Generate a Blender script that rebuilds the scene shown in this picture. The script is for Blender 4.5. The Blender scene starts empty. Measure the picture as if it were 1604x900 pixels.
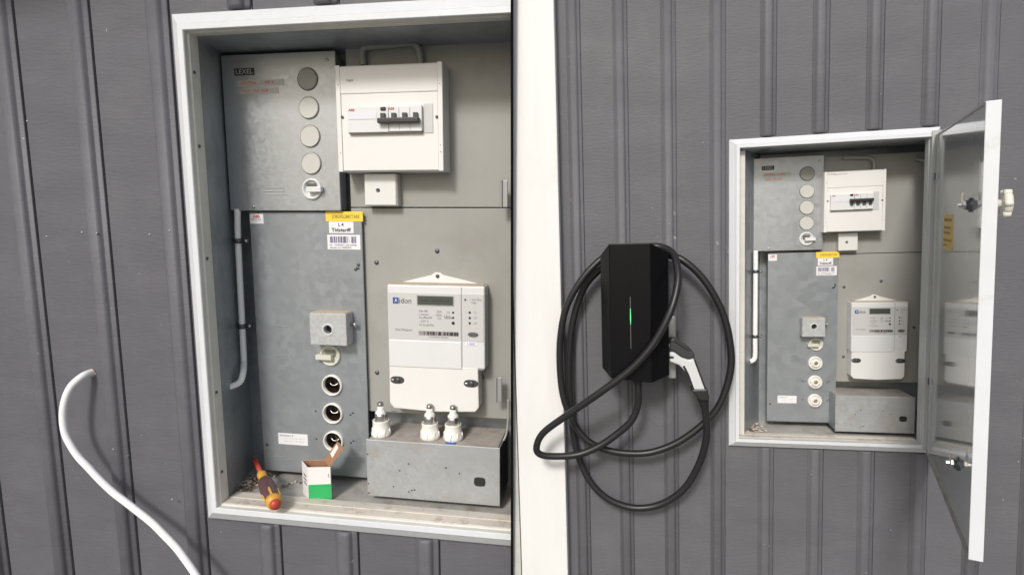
import bpy, bmesh, math, random
from mathutils import Vector, Matrix
random.seed(7)
sc = bpy.context.scene
R_ = math.radians
COL = sc.collection

# ------------------------------------------------------------------ camera, sky, sun, exposure
PITCH = R_(6.3)
cam_d = bpy.data.cameras.new('camera'); cam = bpy.data.objects.new('camera', cam_d); COL.objects.link(cam)
CAM = Vector((0, 0, 1.35))
cam.location = CAM; cam.rotation_euler = (R_(90) - PITCH, 0, 0)
cam_d.sensor_width = 36; cam_d.lens = 20.22; cam_d.shift_y = 0.0015; cam_d.clip_start = .02; cam_d.clip_end = 500
sc.camera = cam
SUN = Vector((-0.405, -0.76, 0.575)).normalized()      # towards the sun: behind the viewer, upper left (refined below)

# each half of the picture is a stretch of wall: rotation (columns: right, down, into the wall; camera axes) and corner
BAYS = {
 'L': (((0.98764934, -0.00191862, 0.15666874), (0.02284923, 0.99099874, -0.13190684), (-0.15500545, 0.13385747, 0.97880309)),
       (-0.70824254, 0.06435361, 1.02520502), 1.43),
 'R': (((0.98055744, 0.03189106, 0.19362353), (-0.01436384, 0.99572349, -0.0912601), (-0.19570588, 0.08670459, 0.97682216)),
       (0.56765099, 0.11020554, 1.75698683), 0.70),
}
C2W = Matrix(((1, 0, 0), (0, -math.sin(PITCH), math.cos(PITCH)), (0, -math.cos(PITCH), -math.sin(PITCH))))  # x right, y down, z ahead

class Bay:
    def __init__(s, k):
        rot, t, s.k = Matrix(BAYS[k][0]), Vector(BAYS[k][1]), BAYS[k][2]
        m = C2W @ rot                                   # columns: u, down, into
        ax = Matrix((m.col[0], m.col[2], -m.col[1])).transposed()   # local X = u, Y = into wall, Z = up
        s.M = Matrix.Translation(CAM + (C2W @ t) * s.k) @ ax.to_4x4()
        s.ax = ax
BL, BR = Bay('L'), Bay('R')
SUN = (BR.ax @ Vector((-.165, -1, .74))).normalized()
sun_d = bpy.data.lights.new('sun', 'SUN'); sun = bpy.data.objects.new('sun', sun_d); COL.objects.link(sun)
sun_d.energy = 2.3; sun_d.angle = R_(10); sun_d.color = (1, .985, .965)
sun.rotation_euler = SUN.to_track_quat('Z', 'Y').to_euler()
w = bpy.data.worlds.new('World'); sc.world = w; w.use_nodes = True
nt = w.node_tree; sky = nt.nodes.new('ShaderNodeTexSky'); sky.sky_type = 'NISHITA'; sky.sun_disc = False
sky.sun_elevation = math.asin(SUN.z); sky.sun_rotation = math.atan2(SUN.x, SUN.y)
sky.air_density = 1.2; sky.dust_density = 3.0; sky.ozone_density = 1.0
nt.links.new(sky.outputs[0], nt.nodes['Background'].inputs[0]); nt.nodes['Background'].inputs[1].default_value = 0.125
sc.view_settings.view_transform = 'Standard'; sc.view_settings.look = 'None'; sc.view_settings.gamma = 1
sc.view_settings.exposure = 0.0

# ------------------------------------------------------------------ materials
MATS = {}
def mat(name, col, rough=.5, metal=0, spec=.5, var=0, vscale=8, bump=0, bscale=60, stretch=(1, 1, 1), coat=0, emit=None, col2=None, spangle=0, specks=None, dirt=None, dscale=6, dlo=.5, dhi=.75):
    if name in MATS: return MATS[name]
    m = bpy.data.materials.new(name); m.use_nodes = True; MATS[name] = m
    n, l = m.node_tree.nodes, m.node_tree.links
    b = n['Principled BSDF']; b.inputs['Base Color'].default_value = (*col, 1); b.inputs['Roughness'].default_value = rough
    b.inputs['Metallic'].default_value = metal; b.inputs['Specular IOR Level'].default_value = spec
    if coat: b.inputs['Coat Weight'].default_value = coat; b.inputs['Coat Roughness'].default_value = .05
    if emit: b.inputs['Emission Color'].default_value = (*emit[0], 1); b.inputs['Emission Strength'].default_value = emit[1]
    tc = n.new('ShaderNodeTexCoord'); mp = n.new('ShaderNodeMapping'); mp.inputs['Scale'].default_value = stretch
    l.new(tc.outputs['Object'], mp.inputs[0])
    src = None
    def noise(scale, detail=5, vec=mp.outputs[0], r=.6):
        t = n.new('ShaderNodeTexNoise'); t.inputs['Scale'].default_value = scale; t.inputs['Detail'].default_value = detail; t.inputs['Roughness'].default_value = r
        l.new(vec, t.inputs[0]); return t.outputs[0]
    def ramp(f, lo, hi, c0, c1):
        r = n.new('ShaderNodeMapRange'); r.inputs[1].default_value = lo; r.inputs[2].default_value = hi; l.new(f, r.inputs[0])
        x = n.new('ShaderNodeMix'); x.data_type = 'RGBA'; l.new(r.outputs[0], x.inputs[0])
        for i, c in ((6, c0), (7, c1)):
            if isinstance(c, tuple): x.inputs[i].default_value = (*c, 1)
            else: l.new(c, x.inputs[i])
        return x.outputs[2]
    if var or col2:
        a = tuple(c * (1 - var) for c in col); c2 = col2 or tuple(min(1, c * (1 + var)) for c in col)
        src = ramp(noise(vscale, 8), .32, .68, a, c2)
    if spangle:
        v = n.new('ShaderNodeTexVoronoi'); v.inputs['Scale'].default_value = spangle; l.new(tc.outputs['Object'], v.inputs[0])
        bw = n.new('ShaderNodeRGBToBW'); l.new(v.outputs['Color'], bw.inputs[0])
        src = ramp(bw.outputs[0], .1, .9, tuple(c * .93 for c in col), src) if src else ramp(bw.outputs[0], .1, .9, tuple(c * .88 for c in col), tuple(min(1, c * 1.1) for c in col))
        rr = n.new('ShaderNodeMapRange'); rr.inputs[3].default_value = rough - .07; rr.inputs[4].default_value = rough + .1; l.new(bw.outputs[0], rr.inputs[0]); l.new(rr.outputs[0], b.inputs['Roughness'])
    if dirt:
        src = ramp(noise(dscale, 10, tc.outputs['Object'], .7), dlo, dhi, src or col, dirt)
    if specks: src = ramp(noise(55, 3, tc.outputs['Object'], .5), .735, .76, src or col, specks)
    if src: l.new(src, b.inputs['Base Color'])
    if bump:
        bp = n.new('ShaderNodeBump'); bp.inputs['Strength'].default_value = bump; bp.inputs['Distance'].default_value = .002
        l.new(noise(bscale, 7), bp.inputs['Height']); l.new(bp.outputs[0], b.inputs['Normal'])
    return m

SIDING = mat('grey_wood_paint', (.115, .113, .130), .55, spec=.4, var=.07, vscale=3.5, bump=.55, specks=(.26, .26, .27), bscale=34, stretch=(1.1, 1, 4), dirt=(.145, .143, .155), dscale=7, dlo=.5, dhi=.85)
SIDING_R = mat('grey_wood_paint_fine', (.117, .1165, .129), .6, spec=.4, var=.07, vscale=3, bump=.5, specks=(.26, .26, .27), bscale=60, stretch=(1.1, 1, 4.5), dirt=(.148, .146, .155), dscale=9, dlo=.5, dhi=.85)
FRAMEW = mat('white_frame_paint', (.67, .69, .715), .35, var=.03, vscale=12, dirt=(.5, .49, .46), dscale=22, dlo=.58, dhi=.85)
CREAMTRIM = mat('cream_trim', (.62, .61, .56), .45, var=.06, vscale=18, dirt=(.35, .32, .27), dscale=30, dlo=.6, dhi=.85)
GALV = mat('galvanised_steel', (.42, .44, .455), .38, metal=.55, var=.05, vscale=9, spangle=110, bump=.06, bscale=90)
GALVD = mat('galvanised_liner', (.37, .40, .425), .4, metal=.55, var=.22, vscale=7, spangle=90, dirt=(.2, .215, .21), dscale=9, dlo=.5, dhi=.8)
BLUEG = mat('blue_grey_panel_paint', (.325, .352, .372), .36, metal=.4, var=.09, vscale=7, spangle=60, bump=.05, bscale=150, dirt=(.37, .395, .41), dscale=14, dlo=.55, dhi=.8)
TAUPE = mat('taupe_board', (.318, .318, .296), .5, var=.05, vscale=7, bump=.05, bscale=160, dirt=(.27, .26, .23), dscale=9, dlo=.55, dhi=.85)
LIGHTG = mat('light_grey_plastic', (.56, .57, .56), .45, var=.03, vscale=20)
CREAM = mat('cream_plastic', (.74, .735, .71), .4, var=.02, vscale=6)
CREAMD = mat('cream_plastic_dusty', (.66, .60, .52), .6, var=.05, vscale=9)
WHITE = mat('white_plastic', (.69, .70, .70), .35, var=.02, vscale=10)
METERG = mat('meter_face_grey', (.55, .55, .54), .45)
DUST = mat('tan_dust', (.5, .43, .33), .9, var=.15, vscale=40, dirt=(.3, .27, .22), dscale=40, dlo=.5, dhi=.8)
DUSTYG = mat('dusty_grey_top', (.36, .33, .3), .8, var=.2, vscale=22, dirt=(.34, .22, .15), dscale=28, dlo=.55, dhi=.8)
FLOORM = mat('dirty_cabinet_floor', (.42, .41, .38), .7, metal=.1, var=.2, vscale=14, bump=.2, bscale=60, dirt=(.17, .14, .11), dscale=18, dlo=.5, dhi=.8)
SILLM = mat('grimy_wood_sill', (.56, .52, .46), .75, var=.18, vscale=10, bump=.3, bscale=40, stretch=(.25, 3, 1), dirt=(.28, .21, .15), dscale=26, dlo=.52, dhi=.78)
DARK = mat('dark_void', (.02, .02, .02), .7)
BLACKP = mat('black_plastic', (.02, .02, .021), .35)
RUBBER = mat('black_rubber', (.016, .016, .017), .38, spec=.45)
CHARG = mat('charger_black', (.004, .004, .005), .3, spec=.2, bump=.04, bscale=400)
STEELM = mat('steel', (.66, .65, .62), .3, metal=1, var=.1, vscale=60)
DSTEEL = mat('dark_steel', (.13, .14, .15), .4, metal=.8)
DISPM = mat('lcd_glass', (.075, .085, .07), .2, spec=.6)
PVC = mat('white_pvc', (.86, .86, .85), .32)
GPIPE = mat('grey_pvc', (.30, .30, .28), .5)
CERAM = mat('white_porcelain', (.8, .78, .72), .18, spec=.6, coat=.3)
YELL = mat('yellow_label', (.85, .62, .06), .5)
PAPER = mat('paper_label', (.78, .78, .8), .5)
PAPERG = mat('grey_tape', (.42, .43, .40), .5)
INK = mat('black_ink', (.03, .03, .035), .6)
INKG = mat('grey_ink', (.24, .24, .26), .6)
INKP = mat('lilac_ink', (.20, .18, .27), .6)
INKY = mat('brown_ink', (.36, .26, .05), .6)
INKR = mat('red_ink', (.62, .12, .10), .6)
INKB = mat('blue_ink', (.03, .09, .32), .5)
TOGG = mat('dark_green_grey_toggle', (.04, .06, .06), .4)
CARTW = mat('white_card', (.78, .76, .75), .6, var=.02, vscale=30)
CARTG = mat('green_card', (.03, .42, .12), .5, var=.04, vscale=30)
CARTB = mat('brown_card', (.33, .18, .10), .85, var=.08, vscale=40)
ORED = mat('orange_red_plastic', (.46, .06, .035), .4)
YPLA = mat('yellow_plastic', (.62, .34, .05), .4)
PBRN = mat('purple_brown_grip', (.10, .05, .055), .55)
BOARDW = mat('white_wood_board', (.73, .73, .715), .5, var=.03, dirt=(.68, .67, .64), dscale=5, dlo=.55, dhi=.8, vscale=6, bump=.25, bscale=30, stretch=(4, 1, .6))
RENDERW = mat('pale_render_wall', (.5, .51, .48), .8, var=.12, vscale=14, bump=.6, bscale=40)
DOORI = mat('glossy_grey_door_paint', (.44, .455, .445), .12, spec=.7, metal=.0, coat=.7)
DOORR = mat('grey_door_rim', (.42, .435, .43), .4, var=.08, vscale=12)
RUST = mat('rusty_grey_edge', (.30, .29, .26), .6, var=.12, vscale=20, dirt=(.24, .17, .10), dscale=24, dlo=.45, dhi=.7)
CREAMK = mat('cream_knob', (.7, .68, .58), .3)
YOLD = mat('aged_yellow_label', (.62, .42, .10), .6)
GREENL = mat('green_light', (.05, .5, .12), .4, emit=((.08, .9, .2), .8))
DEBRIS = mat('brown_debris', (.16, .10, .06), .9, var=.3, vscale=60)
DEBRISL = mat('pale_debris', (.55, .49, .42), .9, var=.2, vscale=60)
GROUND = mat('ground_gravel', (.26, .25, .23), .9, var=.2, vscale=3, bump=.5, bscale=20)
STRIPB = mat('black_strip', (.004, .004, .004), .9, spec=.1)

# ------------------------------------------------------------------ mesh helpers
ORG = {}
def P(u, v, w): return Vector((u, -w, v))
class MB:
    def __init__(s, X=None): s.b = bmesh.new(); s.X = X; s.sm = []
    def _v(s, p): return s.b.verts.new(P(*p))
    def _fin(s, vs, fs, smooth=False):
        if smooth:
            for f in fs: f.smooth = True
    def poly(s, pts, flip=False):
        vs = [s._v(p) for p in pts]; return s.b.faces.new(vs[::-1] if flip else vs)
    def box(s, u0, u1, v0, v1, w0, w1, bev=0, seg=2):
        c = {}
        for i, u in enumerate((u0, u1)):
            for j, v in enumerate((v0, v1)):
                for k, ww in enumerate((w0, w1)): c[i, j, k] = s._v((u, v, ww))
        q = [((0,0,0),(0,1,0),(0,1,1),(0,0,1)), ((1,0,0),(1,0,1),(1,1,1),(1,1,0)), ((0,0,0),(0,0,1),(1,0,1),(1,0,0)),
             ((0,1,0),(1,1,0),(1,1,1),(0,1,1)), ((0,0,1),(0,1,1),(1,1,1),(1,0,1)), ((0,0,0),(1,0,0),(1,1,0),(0,1,0))]
        fs = [s.b.faces.new([c[k] for k in f]) for f in q]
        bmesh.ops.recalc_face_normals(s.b, faces=fs)
        if bev:
            es = list({e for f in fs for e in f.edges})
            r = bmesh.ops.bevel(s.b, geom=es, offset=bev, segments=seg, affect='EDGES', profile=.5)
        return s
    def prism(s, pts, w0, w1, bev=0, seg=2):
        """outline pts (u,v) extruded along w"""
        a = [s._v((p[0], p[1], w0)) for p in pts]; b = [s._v((p[0], p[1], w1)) for p in pts]
        n = len(pts); fs = [s.b.faces.new(a), s.b.faces.new(b)]
        for i in range(n): fs.append(s.b.faces.new((a[i], a[(i+1) % n], b[(i+1) % n], b[i])))
        bmesh.ops.recalc_face_normals(s.b, faces=fs)
        if bev:
            es = list({e for f in fs for e in f.edges})
            bmesh.ops.bevel(s.b, geom=es, offset=bev, segments=seg, affect='EDGES', profile=.5)
        return s
    def lathe(s, c, axis, prof, n=28, smooth=True):
        """prof: (radius, distance along axis) ; axis in (u,v,w)"""
        a = P(*axis).normalized(); q = a.to_track_quat('Z', 'Y'); cc = P(*c); rings = []
        for r, h in prof:
            if r < 1e-6: rings.append([s.b.verts.new(cc + a * h)]); continue
            rings.append([s.b.verts.new(cc + a * h + q @ Vector((r * math.cos(2*math.pi*i/n), r * math.sin(2*math.pi*i/n), 0))) for i in range(n)])
        fs = []
        for A, B in zip(rings, rings[1:]):
            for i in range(n):
                j = (i+1) % n
                if len(A) == 1 and len(B) == 1: continue
                if len(A) == 1: f = (A[0], B[i], B[j])
                elif len(B) == 1: f = (A[i], A[j], B[0])
                else: f = (A[i], A[j], B[j], B[i])
                fs.append(s.b.faces.new(f))
        for f in fs: f.smooth = smooth
        bmesh.ops.recalc_face_normals(s.b, faces=fs)
        return s
    def tube(s, pts, r, n=14, sub=6, cap=True):
        """smooth tube through pts (Catmull-Rom)"""
        p = [P(*q) for q in pts]; path = []
        for i in range(len(p)-1):
            p0, p1, p2, p3 = p[max(i-1, 0)], p[i], p[i+1], p[min(i+2, len(p)-1)]
            for k in range(sub):
                t = k/sub
                path.append(.5*((2*p1) + (p2-p0)*t + (2*p0-5*p1+4*p2-p3)*t*t + (3*p1-p0-3*p2+p3)*t**3))
        path.append(p[-1]); rings = []; up = None
        for i, c in enumerate(path):
            t = (path[min(i+1, len(path)-1)] - path[max(i-1, 0)]).normalized()
            if up is None: up = t.orthogonal().normalized()
            up = (up - t*up.dot(t)).normalized(); bi = t.cross(up)
            rr = r(i/(len(path)-1)) if callable(r) else r
            rings.append([s.b.verts.new(c + (up*math.cos(2*math.pi*k/n) + bi*math.sin(2*math.pi*k/n))*rr) for k in range(n)])
        fs = []
        for A, B in zip(rings, rings[1:]):
            for k in range(n): fs.append(s.b.faces.new((A[k], A[(k+1) % n], B[(k+1) % n], B[k])))
        for f in fs: f.smooth = True
        if cap: fs += [s.b.faces.new(rings[0]), s.b.faces.new(rings[-1])]
        bmesh.ops.recalc_face_normals(s.b, faces=fs)
        return s
    def ball(s, c, r, sc3=(1, 1, 1), jit=0, sub=2):
        g = bmesh.ops.create_icosphere(s.b, subdivisions=sub, radius=r)
        for v in g['verts']:
            k = 1 + random.uniform(-jit, jit)
            v.co = Vector((v.co.x*sc3[0]*k, v.co.y*sc3[2]*k, v.co.z*sc3[1]*k)) + P(*c)
        for f in {f for v in g['verts'] for f in v.link_faces}: f.smooth = jit == 0
        return s
    def ringprof(s, O, prof):
        """mitred picture-frame: outer rect O=(u0,u1,v0,v1), prof list of (inset, w)"""
        rings = [[s._v(p) for p in ((O[0]+d, O[2]+d, ww), (O[1]-d, O[2]+d, ww), (O[1]-d, O[3]-d, ww), (O[0]+d, O[3]-d, ww))] for d, ww in prof]
        fs = []
        for A, B in zip(rings, rings[1:]):
            for i in range(4): fs.append(s.b.faces.new((A[i], A[(i+1) % 4], B[(i+1) % 4], B[i])))
        bmesh.ops.recalc_face_normals(s.b, faces=fs)
        return s

def setlab(o, label=None, cat=None, group=None, kind=None):
    if label: o['label'] = label
    if cat: o['category'] = cat
    if group: o['group'] = group
    if kind: o['kind'] = kind
    return o
def clip(bay, bm):
    """the wall stops where the black strip stands"""
    inv = bay.M.inverted(); n = (inv.to_3x3() @ Vector((1, 0, 0))).normalized()
    if bay is BR: n = -n
    c = inv @ Vector((0, 0, 0)); c = c - n * .0015
    bmesh.ops.bisect_plane(bm, geom=bm.verts[:] + bm.edges[:] + bm.faces[:], plane_co=c, plane_no=n, clear_outer=True)
def thing(bay, name, label, cat, at, group=None):
    o = bpy.data.objects.new(name, None); o.empty_display_size = .02; COL.objects.link(o)
    o.matrix_world = bay.M @ Matrix.Translation(P(*at) * bay.k)
    ORG[o.name] = (bay, P(*at)); return setlab(o, label, cat, group)
def root_of(o):
    while o.parent: o = o.parent
    return o
def mk(name, mb, m, parent=None, bay=None, at=None, doclip=False, label=None, cat=None, group=None, kind=None):
    """link mb as one mesh; parent = thing or part; without parent it is a thing of its own standing at `at`"""
    if parent is not None: bay, org = ORG[root_of(parent).name]
    else: org = P(*at)
    b = mb.b
    if mb.X is not None: bmesh.ops.transform(b, matrix=mb.X, verts=b.verts)
    for v in b.verts: v.co *= bay.k
    if doclip: clip(bay, b)
    for v in b.verts: v.co -= org * bay.k
    me = bpy.data.meshes.new(name); b.to_mesh(me); b.free(); me.materials.append(m)
    o = bpy.data.objects.new(name, me); COL.objects.link(o)
    if parent is not None: o.parent = parent
    else:
        o.matrix_world = bay.M @ Matrix.Translation(org * bay.k); ORG[o.name] = (bay, org)
    return setlab(o, label, cat, group, kind)
FONT = {}
def text(parent, name, s, c, size, m, align='CENTER', X=None, ext=.0003, bold=0, sx=1, wid=None):
    """flat lettering standing on plane w=c[2], centred on (u,v)"""
    cu = bpy.data.curves.new('lettering', 'FONT'); cu.body = s; cu.size = 1; cu.align_x = align; cu.align_y = 'CENTER'; cu.offset = bold; cu.resolution_u = 2
    o = bpy.data.objects.new('lettering', cu); COL.objects.link(o)
    dg = bpy.context.evaluated_depsgraph_get(); me = bpy.data.meshes.new_from_object(o.evaluated_get(dg))
    bpy.data.objects.remove(o); mb = MB(X); b = mb.b; b.from_mesh(me); bpy.data.meshes.remove(me)
    xs = [v.co.x for v in b.verts]
    if wid and xs: sx = wid / ((max(xs) - min(xs)) * size)
    for v in b.verts: v.co = P(c[0] + v.co.x*size*sx, c[1] + v.co.y*size, c[2])
    r = bmesh.ops.extrude_face_region(b, geom=b.faces[:])
    for v in [g for g in r['geom'] if isinstance(g, bmesh.types.BMVert)]: v.co.y -= ext
    bmesh.ops.recalc_face_normals(b, faces=b.faces)
    return mk(name, mb, m, parent)
def lerp(a, b, t): return a + (b-a)*t

# ------------------------------------------------------------------ setting
gb = bmesh.new()
for p in ((-150, -150, 0), (150, -150, 0), (150, 150, 0), (-150, 150, 0)): gb.verts.new(p)
gb.faces.new(gb.verts[:]); gm = bpy.data.meshes.new('ground'); gb.to_mesh(gm); gb.free(); gm.materials.append(GROUND)
go = bpy.data.objects.new('ground', gm); COL.objects.link(go); setlab(go, kind='structure')

BW, GW = -.013, -.026          # batten crown and board plane
BPROF = [(-.044, -.030), (-.0436, GW+.0008), (-.0405, GW+.0022), (-.0375, GW+.0062), (-.034, GW+.0108), (-.030, GW+.0127), (-.025, BW), (-.017, BW), (-.0135, GW+.0118), (-.0110, GW+.0082), (-.0098, GW+.0050), (-.0088, GW+.0044), (-.0022, GW+.0038), (-.0006, GW+.0028), (0, -.030)]
def siding(bay, u0, u1, v0, v1, O, lines, m, label, nails):
    t = thing(bay, 'clad_wall', label, 'wall', (lerp(u0, u1, .5), v0, GW))
    mb = MB()
    # boards: strips between grooves, opening left free
    us = sorted([x for x in [u0] + lines + [l+.0018 for l in lines] + [u1, O[0]+.006, O[1]-.006] if u0 <= x <= u1])
    vo0, vo1 = O[2]+.006, O[3]-.006
    depth = lambda a, b: GW - .0035 if any(abs((a+b)/2 - (l+.0009)) < .0008 for l in lines) else GW
    for a, b in zip(us, us[1:]):
        if b - a < 1e-5: continue
        d = depth(a, b); inside = a >= O[0]+.0055 and b <= O[1]-.0055
        for (p, q) in ([(v0, vo0), (vo1, v1)] if inside else [(v0, v1)]):
            mb.poly([(a, p, d), (b, p, d), (b, q, d), (a, q, d)])
            if d < GW:
                mb.poly([(a, p, GW), (a, p, d), (a, q, d), (a, q, GW)]); mb.poly([(b, p, GW), (b, p, d), (b, q, d), (b, q, GW)], True)
    mk('boards', mb, m, t, doclip=True)
    for l in lines:
        if l-.044 < u0-.001 or l > u1+.05: continue
        hit = l > O[0]+.002 and l-.044 < O[1]-.002
        for (p, q, e) in ([(v0, O[2]-.003, 1), (O[3]+.004, v1, 0)] if hit else [(v0, v1, -1)]):
            mb = MB(); A = []; n = len(BPROF)
            def ring(v, k): return [mb._v((l+x + (0 if k == 1 else (-.022-x)*(1-k)), v, -.030 + (ww+.030)*k)) for x, ww in BPROF]
            rows = [ring(p, 1), ring(q, 1)]
            if e == 1: rows = [ring(p, 1), ring(q-.006, 1), ring(q-.002, .93), ring(q, .72)]
            if e == 0: rows = [ring(p, .72), ring(p+.002, .93), ring(p+.006, 1), ring(q, 1)]
            for X_, Y_ in zip(rows, rows[1:]):
                for i in range(n-1): mb.b.faces.new((X_[i], X_[i+1], Y_[i+1], Y_[i])).smooth = 0 < i < n-2
            mb.b.faces.new(rows[0]); mb.b.faces.new(rows[-1][::-1])
            bmesh.ops.recalc_face_normals(mb.b, faces=mb.b.faces)
            mk('batten', mb, m, t, doclip=True)
    for (u, v, ww) in nails:
        mk('nail_head', MB().lathe((u, v, ww-.001), (0, 0, 1), [(.0022, 0), (.0022, .0014), (.0014, .002), (0, .002)], 10), mat('nail_grey', (.3, .3, .32), .4, metal=.3), t)
    return t

OL = (.1445, .84, -.362, .523)
OR = (.093, .650, -.380, .552)
wallL = siding(BL, -1.15, .85, -1.05, .77, OL, [-.168-.1505*k for k in range(6, 0, -1)] + [-.168+.1505*k for k in range(6)], SIDING,
       'close-up dark grey painted wood wall with battens, left half of the photo',
       [(-.150, .155, GW), (-.075, .163, GW), (-.02-.012, .162, BW), (.062, .16, GW), (.113, .168, BW), (-.165, .36, GW), (-.03-.01, -.24, BW), (-.116, -.29, GW), (.075, -.33, BW)])
wallR = siding(BR, -.417, 1.35, -1.93, 1.5, OR, [.083+.1412*k for k in range(-3, 9)], SIDING_R,
       'dark grey painted wood wall with battens behind charger and open cabinet, right half',
       [(-.08, .31, BW), (-.115, .27, GW), (-.13, .36, GW), (.02, .55, GW), (.09, .22, BW), (.80, .1, GW), (.88, -.4, GW), (.55, -.62, BW), (.33, -.46, BW)])

# white corner board and pale wall at the left edge of the right bay
t = thing(BR, 'corner_board', 'wide white vertical board beside the black charging box', 'board', (-.49, -1.93, .02))
mb = MB().box(-.568, -.4145, -1.93, 1.5, -.03, .02, .003); mk('board', mb, BOARDW, t, doclip=True)
mb = MB().box(-.62, -.572, -1.93, 1.5, -.09, .012, .002)
mk('rendered_wall', mb, RENDERW, None, BR, (-.6, -1.93, -.05), True, 'narrow pale green-grey masonry wall edge left of the white board', 'wall')

# black strip standing between the two stretches of wall
sb = bmesh.new(); hw = .0029
for f in ([(-hw, 1.262), (hw, 1.262), (hw, 1.75), (-hw, 1.75)],):
    lo = [sb.verts.new((x, y, 0)) for x, y in f]; hi = [sb.verts.new((x, y, 2.33)) for x, y in f]
    sb.faces.new(lo); sb.faces.new(hi[::-1])
    for i in range(4): sb.faces.new((lo[i], lo[(i+1) % 4], hi[(i+1) % 4], hi[i]))
bmesh.ops.recalc_face_normals(sb, faces=sb.faces)
sm = bpy.data.meshes.new('divider_strip'); sb.to_mesh(sm); sb.free(); sm.materials.append(STRIPB)
so = bpy.data.objects.new('divider_strip', sm); COL.objects.link(so)
setlab(so, 'thin full-height black strip between the two stretches of wall', 'divider')

# added overhang above both walls, out of view, put in to shade their tops
def wbox(name, x0, x1, y0, y1, z0, z1, m, parent=None):
    b = bmesh.new(); bmesh.ops.create_cube(b, size=1)
    for v in b.verts: v.co = Vector((lerp(x0, x1, v.co.x+.5), lerp(y0, y1, v.co.y+.5), lerp(z0, z1, v.co.z+.5)))
    me = bpy.data.meshes.new(name); b.to_mesh(me); b.free(); me.materials.append(m)
    o = bpy.data.objects.new(name, me); COL.objects.link(o); o.parent = parent; return o
ro = bpy.data.objects.new('added_shade_roof', None); COL.objects.link(ro); setlab(ro, 'added unseen dark grey overhang that shades the wall tops', 'roof')
wbox('shade_soffit', -2.6, 2.4, 1.05, 2.6, 2.30, 2.33, BOARDW, ro); wbox('shade_fascia', -2.6, 2.4, 1.02, 1.05, 2.28, 2.46, SIDING, ro); wbox('shade_deck', -2.6, 2.4, 1.02, 2.6, 2.46, 2.50, DSTEEL, ro)

# ------------------------------------------------------------------ cabinet recess
def cabinet(bay, O, d_in, deep, lin, right, label, has_door):
    """O outer frame; lin = [(u,w),(u,w)] left lining front/back; deep = back wall w"""
    t = thing(bay, 'meter_cabinet', label, 'cabinet', (lerp(O[0], O[1], .5), O[2], 0))
    I = (O[0]+d_in, O[1]-d_in, O[2]+d_in, O[3]-d_in)
    fr = MB().ringprof(O, [(0, -.032), (0, -.017), (.002, -.015), (d_in-.012, -.003), (d_in-.010, 0), (d_in-.001, 0), (d_in, -.0015)])
    f = mk('frame', fr, FRAMEW, t, doclip=True)
    # inner trim: stepped cream lip
    prof = [(d_in, -.0015), (d_in, -.010), (d_in+.002, -.012), (d_in+.002, -.026)]
    prof += [(d_in+.001, -.028), (d_in+.001, -.034)]
    mk('inner_trim', MB().ringprof(O, prof), CREAMTRIM if bay is BL else DOORR, t, doclip=True)
    if bay is BR:
        mk('inner_trim', MB().box(I[0]+.0015, I[0]+.0195, I[2]+.004, I[3]-.004, -.034, -.0275, .001), CREAMTRIM, t)
        mk('hinge_strip', MB().box(I[1]-.001, O[1]-.001, O[2]+.012, O[3]-.012, .0006, .005, .001), DOORR, t)
    # sill laid on the bottom return
    s = MB(); sv = I[2]+.0035
    s.box(I[0]+.001, I[1]-.001, I[2]-.006, sv, -.058, -.013, .0015)
    s.box(I[0]+.002, I[1]-.002, sv-.002, sv+.0012, -.040, -.034, .0006)
    mk('sill', s, SILLM, t, doclip=True)
    fl = I[2]-.002; top = I[3]-.002
    m = MB(); (ua, wa), (ub, wb) = lin
    m.poly([(ua, fl, wa), (ua, top, wa), (ub, top, wb), (ub, fl, wb)])
    m.poly([(ua-.002, fl, wa), (ua-.002, top, wa), (ub-.002, top, wb), (ub-.002, fl, wb)], True)
    mk('lining', m, GALVD, t, label='stained galvanised left side lining')
    ru = right
    m = MB(); m.box(ru, ru+.003, fl, top, deep, -.03); mk('lining', m, GALVD, t, doclip=True)
    m = MB(); m.box(ub-.03, ru, top, top+.003, deep, -.03); m.box(min(ua, ub), ub, top, top+.003, deep, -.03)
    mk('lining', m, GALVD, t, doclip=True)
    m = MB(); m.box(min(ua, ub)-.01, ru+.01, fl-.05, top+.05, deep-.004, deep); mk('back_wall', m, GALVD, t, doclip=True)
    m = MB(); m.box(min(ua, ub)-.01, ru, fl-.004, fl, deep, -.045); mk('floor_pan', m, FLOORM, t, doclip=True)
    # screws on the left trim
    for v in (.43, .31, .12, -.12, -.27):
        mk('screw', MB().lathe((I[0]+.002, v, -.018), (1, 0, 0), [(.003, 0), (.003, .001), (0, .0016)], 10), DSTEEL, t)
    return t, I
cabL, IL = cabinet(BL, OL, .031, -.172, [(.177, -.034), (.139, -.172)], .815,
   'white framed wall recess full of electrical gear, close-up at left', False)
cabR, IR = cabinet(BR, OR, .028, -.185, [(.140, -.034), (.216, -.185)], .690,
   'white framed wall recess of electrical gear whose door stands open, at right', True)

def back_plates(bay, cab, u0, u1, vs, vb, vt, scr):
    """taupe mounting boards behind meter and breaker box"""
    mk('mounting_board', MB().box(u0, u1, vs+.001, vt, -.145, -.140, .0008), TAUPE, cab, doclip=True)
    mk('mounting_board', MB().box(u0, u1, vb, vs-.001, -.145, -.1395, .0008), TAUPE, cab, doclip=True)
    for (u, v) in scr:
        mk('screw', MB().lathe((u, v, -.1395), (0, 0, 1), [(.0042, 0), (.0042, .001), (.003, .0022), (0, .0026)], 14), DSTEEL, cab)
back_plates(BL, cabL, .39, .81, .2085, -.184, .50, [(.4375, .1065), (.5554, .1296), (.432, -.106), (.6385, -.105)])
back_plates(BR, cabR, .3845, .676, .2005, -.2027, .50, [(.454, .098), (.5582, .1144), (.4558, -.1224), (.652, -.03)])

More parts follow.
